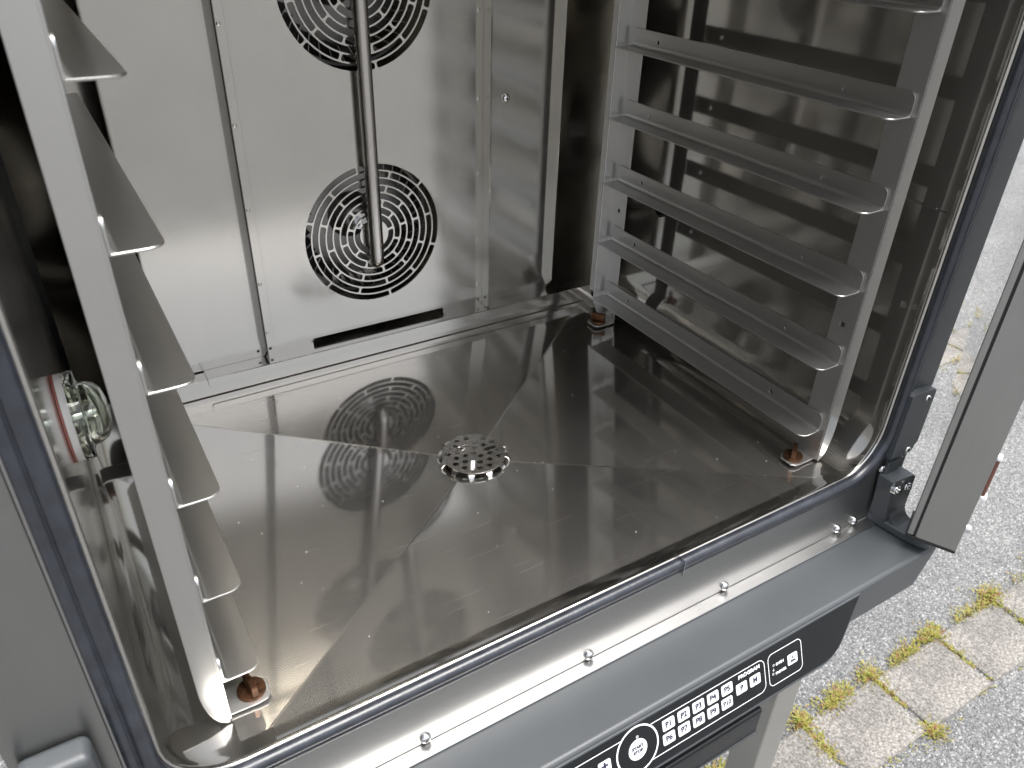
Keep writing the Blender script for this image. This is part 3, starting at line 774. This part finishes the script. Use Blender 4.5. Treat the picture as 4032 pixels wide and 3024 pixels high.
# ================================================================== RACKS
def rack(s, xr, z0, label):
    r = empty('tray_rack', (s * xr, .18, 0))
    tag(r, label, 'tray rack', 'ladder racks on the cavity side walls')
    X = lambda x: s * (xr + x)
    T = .0014
    ZR = .512
    def yz(fx): return lambda u, v, w_: Vector((X(fx + w_), u, v))
    # front upright: plate + outward flange rounded off at the foot
    fp = [(-.0030, .0030), (.0235, .0030), (.0235, ZR), (-.0030, ZR)]
    sq = lambda cy, cz, h=.0028: [(cy - h, cz - h), (cy + h, cz - h), (cy + h, cz + h), (cy - h, cz + h)]
    link_mesh('upright', filled(fp, [sq(.0108, .160)], T, yz(.0026)), M_rack, r, (0, 0, 1), smooth=30)
    fl_ = [(.0032, .0015)] + [(.0032 + .0155 * math.sin(t), .0015 + .042 * (1 - math.cos(t))) for t in (.2, .45, .7, .95, 1.2, 1.4, 1.5708)] + [(.0187, ZR), (.0032, ZR)]
    MB().prism(fl_, lambda u, v, w_: (X(u), w_, v), -.0030 - T, -.0030).build('upright_flange', M_rack, r, (0, 0, 1), bevel=.0005, seg=2)
    # rear upright with inward stop flange
    rp = [(.3520, .0030), (.3765, .0030), (.3765, ZR), (.3520, ZR)]
    link_mesh('upright', filled(rp, [sq(.3651, .160)], T, yz(.0026)), M_rack, r, (0, 0, 1), smooth=30)
    fl2 = [(.0030, .0020)] + [(.0030 - .0205 * math.sin(t), .0020 + .040 * (1 - math.cos(t))) for t in (.2, .45, .7, .95, 1.2, 1.4, 1.5708)] + [(-.0175, ZR), (.0030, ZR)]
    MB().prism(fl2, lambda u, v, w_: (X(u), w_, v), .3765, .3765 + T).build('stop_flange', M_rack, r, (0, 0, 1), bevel=.0004, seg=1)
    MB().prism([(-.0175, .045), (-.0175 - T, .045), (-.0175 - T, ZR), (-.0175, ZR)], lambda u, v, w_: (X(u), w_, v), .3766 + T, .3850).build('stop_return', M_rack, r, (0, 0, 1))
    # feet with bronze quarter-turn knobs
    for (ya, yb, yk) in ((.0000, .0235, .0125), (.3500, .3760, .3630)):
        tp = [(.0020, ya), (.0020, yb), (-.022, yb), (-.0290, yb - .006), (-.0290, ya + .0045), (-.0250, ya + .0005), (-.018, ya - .0005)]
        MB().prism(tp, lambda u, v, w_: (X(u), v, w_), .0022, .0036).build('foot_tab', M_rack, r, (1, 0, 0), bevel=.0004, seg=1)
        kx = X(-.0165)
        k = MB().lathe([(.0001, .0037), (.0098, .0037), (.0104, .0041), (.0104, .0062), (.0100, .0067), (.0001, .0068)], (kx, yk, 0), (0, 0, 1), 32).build('clamp_knob', M_copper, r, smooth=40)
        ang = .62 if yk < .1 else 2.2
        if s < 0: ang = PI / 2 + .14
        ca, sa = math.cos(ang), math.sin(ang)
        hp_ = [(-.0097, -.0026), (.0097, -.0026), (.0097, .0026), (-.0097, .0026)]
        MB().add([(kx + u * q * ca - v * q2 * sa, yk + u * q * sa + v * q2 * ca, z) for z, q, q2 in ((.0066, 1, 1), (.0165, .97, .80)) for u, v in hp_],
                 [(0, 3, 2, 1), (4, 5, 6, 7), (0, 1, 5, 4), (1, 2, 6, 5), (2, 3, 7, 6), (3, 0, 4, 7)]).build('knob_grip', M_copper, k, bevel=.0006, seg=2)
    # runners: one shape, six copies
    yA, yB, hh, wd_ = .0020, .3700, .0190, .0262
    vp = [(yA, -.0004), (yB, -.0004), (yB, hh)] + [(.0085, hh)] + arc(.0085, hh - .0065, .0065, 90, 180, 5)
    me1 = filled(vp, [circ(.0715, .0087, .0024, 14), circ(.3250, .0087, .0024, 14)], T, lambda u, v, w_: Vector((s * w_, u, v)))
    lp = [(.0006, yA), (.0006, yB), (-wd_ + .001, yB), (-wd_, yB - .001), (-wd_, yA + .0090)] + [(-wd_ + .0090 + .0090 * math.cos(t), yA + .0090 + .0090 * math.sin(t)) for t in [PI + i * PI / 10 for i in range(1, 6)]]
    mbl = MB().prism(lp, lambda u, v, w_: (s * u, v, w_), -T, .0)
    me2 = mbl.mesh('ledge', bevel=.0003, seg=1)
    for m_ in (me1, me2):
        m_.materials.append(M_rack); 
        soft_normals(m_, 30); grain_uv(m_, (0, 1, 0))
    # bend fillet along the crease
    bf = MB()
    arcp = [(-.0007 - .0022 * (1 - math.sin(t)), .0022 * (1 - math.cos(t)) + .00005) for t in [i * PI / 10 for i in range(6)]]
    bfp = [(-.0004, .00003)] + [(-.0007 - .0034 * (1 - math.cos(t)), .0001 + .0034 * (1 - math.sin(t))) for t in [i * PI / 12 for i in range(7)]]
    bf.prism(bfp, lambda u, v, w_: (s * u, w_, v), yA + .001, yB - .001)
    me3 = bf.mesh('bend'); me3.materials.append(M_rack)
    soft_normals(me3, 40); grain_uv(me3, (0, 1, 0))
    for k in range(6):
        z = z0 + .08 * k
        o1 = bpy.data.objects.new('runner', me1); col.objects.link(o1); o1.parent = r; o1.location = Vector((s * (xr + .0007), 0, z)) - wl(r)
        o2 = bpy.data.objects.new('ledge', me2); col.objects.link(o2); o2.parent = o1; o2.location = (0, 0, 0)
        o3 = bpy.data.objects.new('bend', me3); col.objects.link(o3); o3.parent = o1; o3.location = (0, 0, 0)
    return r
rack(1, .3044, .0393, 'tray rack on the right side, all its runners facing the camera')
rack(-1, .3055, .0375, 'tray rack in the left foreground, seen almost end-on and slightly blurred')

# ================================================================== DRAIN COVER
dc = empty('drain_cover', (DX, DY, DZ))
tag(dc, 'perforated round steel drain cover with bent teeth in the middle of the floor', 'drain cover')
CZ = DZ + .0085
HP = [(.0058, .0288), (.0233, .019), (-.0059, .0289), (.011, .018), (.029, .0092), (-.0009, .0177), (.017, .0084), (-.0203, .0212), (.0048, .0078), (.0287, -.007), (-.0152, .0104), (.0165, -.0082), (-.026, .0122), (0, 0), (.0228, -.0171), (-.0097, .0001), (.0049, -.008), (-.0207, .0011), (.0107, -.0176), (-.0152, -.0089), (-.0009, -.0172), (-.0263, -.0078), (.0052, -.0268), (-.0209, -.018), (-.0065, -.0266)]
hs = [circ(x * .97, y * .97, .0032, 16) for x, y in HP]
SL = []
for ang in (239, 119, -1):
    a = rad(ang); c_, s_ = math.cos(a), math.sin(a)
    pts = [(.0125, -.0026), (.0270, -.0026)] + [(.0270 + .0026 * math.sin(t), -.0026 * math.cos(t)) for t in [i * PI / 6 for i in range(1, 6)]] + [(.0270, .0026), (.0125, .0026)]
    hs.append([(u * c_ - v * s_, u * s_ + v * c_) for u, v in pts]); SL.append((c_, s_))
link_mesh('cover_plate', filled(circ(0, 0, .0345, 72), hs, .0009, lambda u, v, w_: Vector((DX + u, DY + v, CZ + w_))), M_cover, dc, smooth=30)
# louvre tongues bent down in the slots, and the rim teeth
for c_, s_ in SL:
    m2 = MB(); n = 6; pr0 = []
    for i in range(n + 1):
        t = i / n; u = .0125 + .013 * t; dz = -.010 * t ** .8
        for v in (-.0022, .0022): pr0.append((DX + u * c_ - v * s_, DY + u * s_ + v * c_, CZ + .0004 + dz))
    m2.add(pr0, [(2 * i, 2 * i + 1, 2 * i + 3, 2 * i + 2) for i in range(n)]).build('tongue', M_cover, dc, smooth=60)
for k in range(12):
    a = rad(-92 + 30 * k); u_ = Vector((math.cos(a), math.sin(a), 0)); t_ = Vector((-math.sin(a), math.cos(a), 0)); c0 = Vector((DX, DY, CZ))
    prof = [(.0335, .0003, .0040), (.0355, .0000, .0036), (.0378, -.0016, .0030), (.0390, -.0040, .0024), (.0394, -.0062, .0015), (.0395, -.0070, .0006)]
    vs = []
    for rr_, zz, hw in prof:
        vs += [c0 + u_ * rr_ + t_ * hw + Vector((0, 0, zz)), c0 + u_ * rr_ - t_ * hw + Vector((0, 0, zz)), c0 + u_ * (rr_ - .0008) - t_ * hw + Vector((0, 0, zz - .0007)), c0 + u_ * (rr_ - .0008) + t_ * hw + Vector((0, 0, zz - .0007))]
    fs = []
    for i in range(len(prof) - 1):
        for j in range(4): fs.append((4 * i + j, 4 * i + (j + 1) % 4, 4 * i + 4 + (j + 1) % 4, 4 * i + 4 + j))
    fs.append((4 * len(prof) - 4, 4 * len(prof) - 3, 4 * len(prof) - 2, 4 * len(prof) - 1))
    MB().add(vs, fs).build('tooth', M_cover, dc, smooth=60)

# ================================================================== CRUMBS on the floor
mb = MB()
def floor_z(x, y):
    v = Vector((x - DX, y - DY)); best = 0
    tx = ((fx1 - DX) if v.x > 0 else (DX - fx0)); ty = ((fy1 - DY) if v.y > 0 else (DY - fy0))
    return DZ * (1 - min(1, max(abs(v.x) / tx, abs(v.y) / ty)))
for _ in range(46):
    x = random.uniform(-.27, .28); y = random.uniform(-.02, .40)
    if math.hypot(x - DX, y - DY) < .05: continue
    r_ = random.choice((.0004, .0005, .0006, .0009)); z = floor_z(x, y) + .0003
    c = [Vector((x, y, z)) + Vector((random.uniform(.5, 1) * r_ * math.cos(a), random.uniform(.5, 1) * r_ * math.sin(a), 0)) for a in (0, 1.26, 2.51, 3.77, 5.03)]
    mb.add(c + [Vector((x, y, z + r_ * .8))], [(0, 1, 5), (1, 2, 5), (2, 3, 5), (3, 4, 5), (4, 0, 5)])
cr_ = link_mesh('crumbs', mb.mesh('crumbs', weld=False, recalc=False), M_white)
tag(cr_, 'tiny pale crumbs and dust specks scattered on the oven floor', 'crumbs', None, 'stuff')
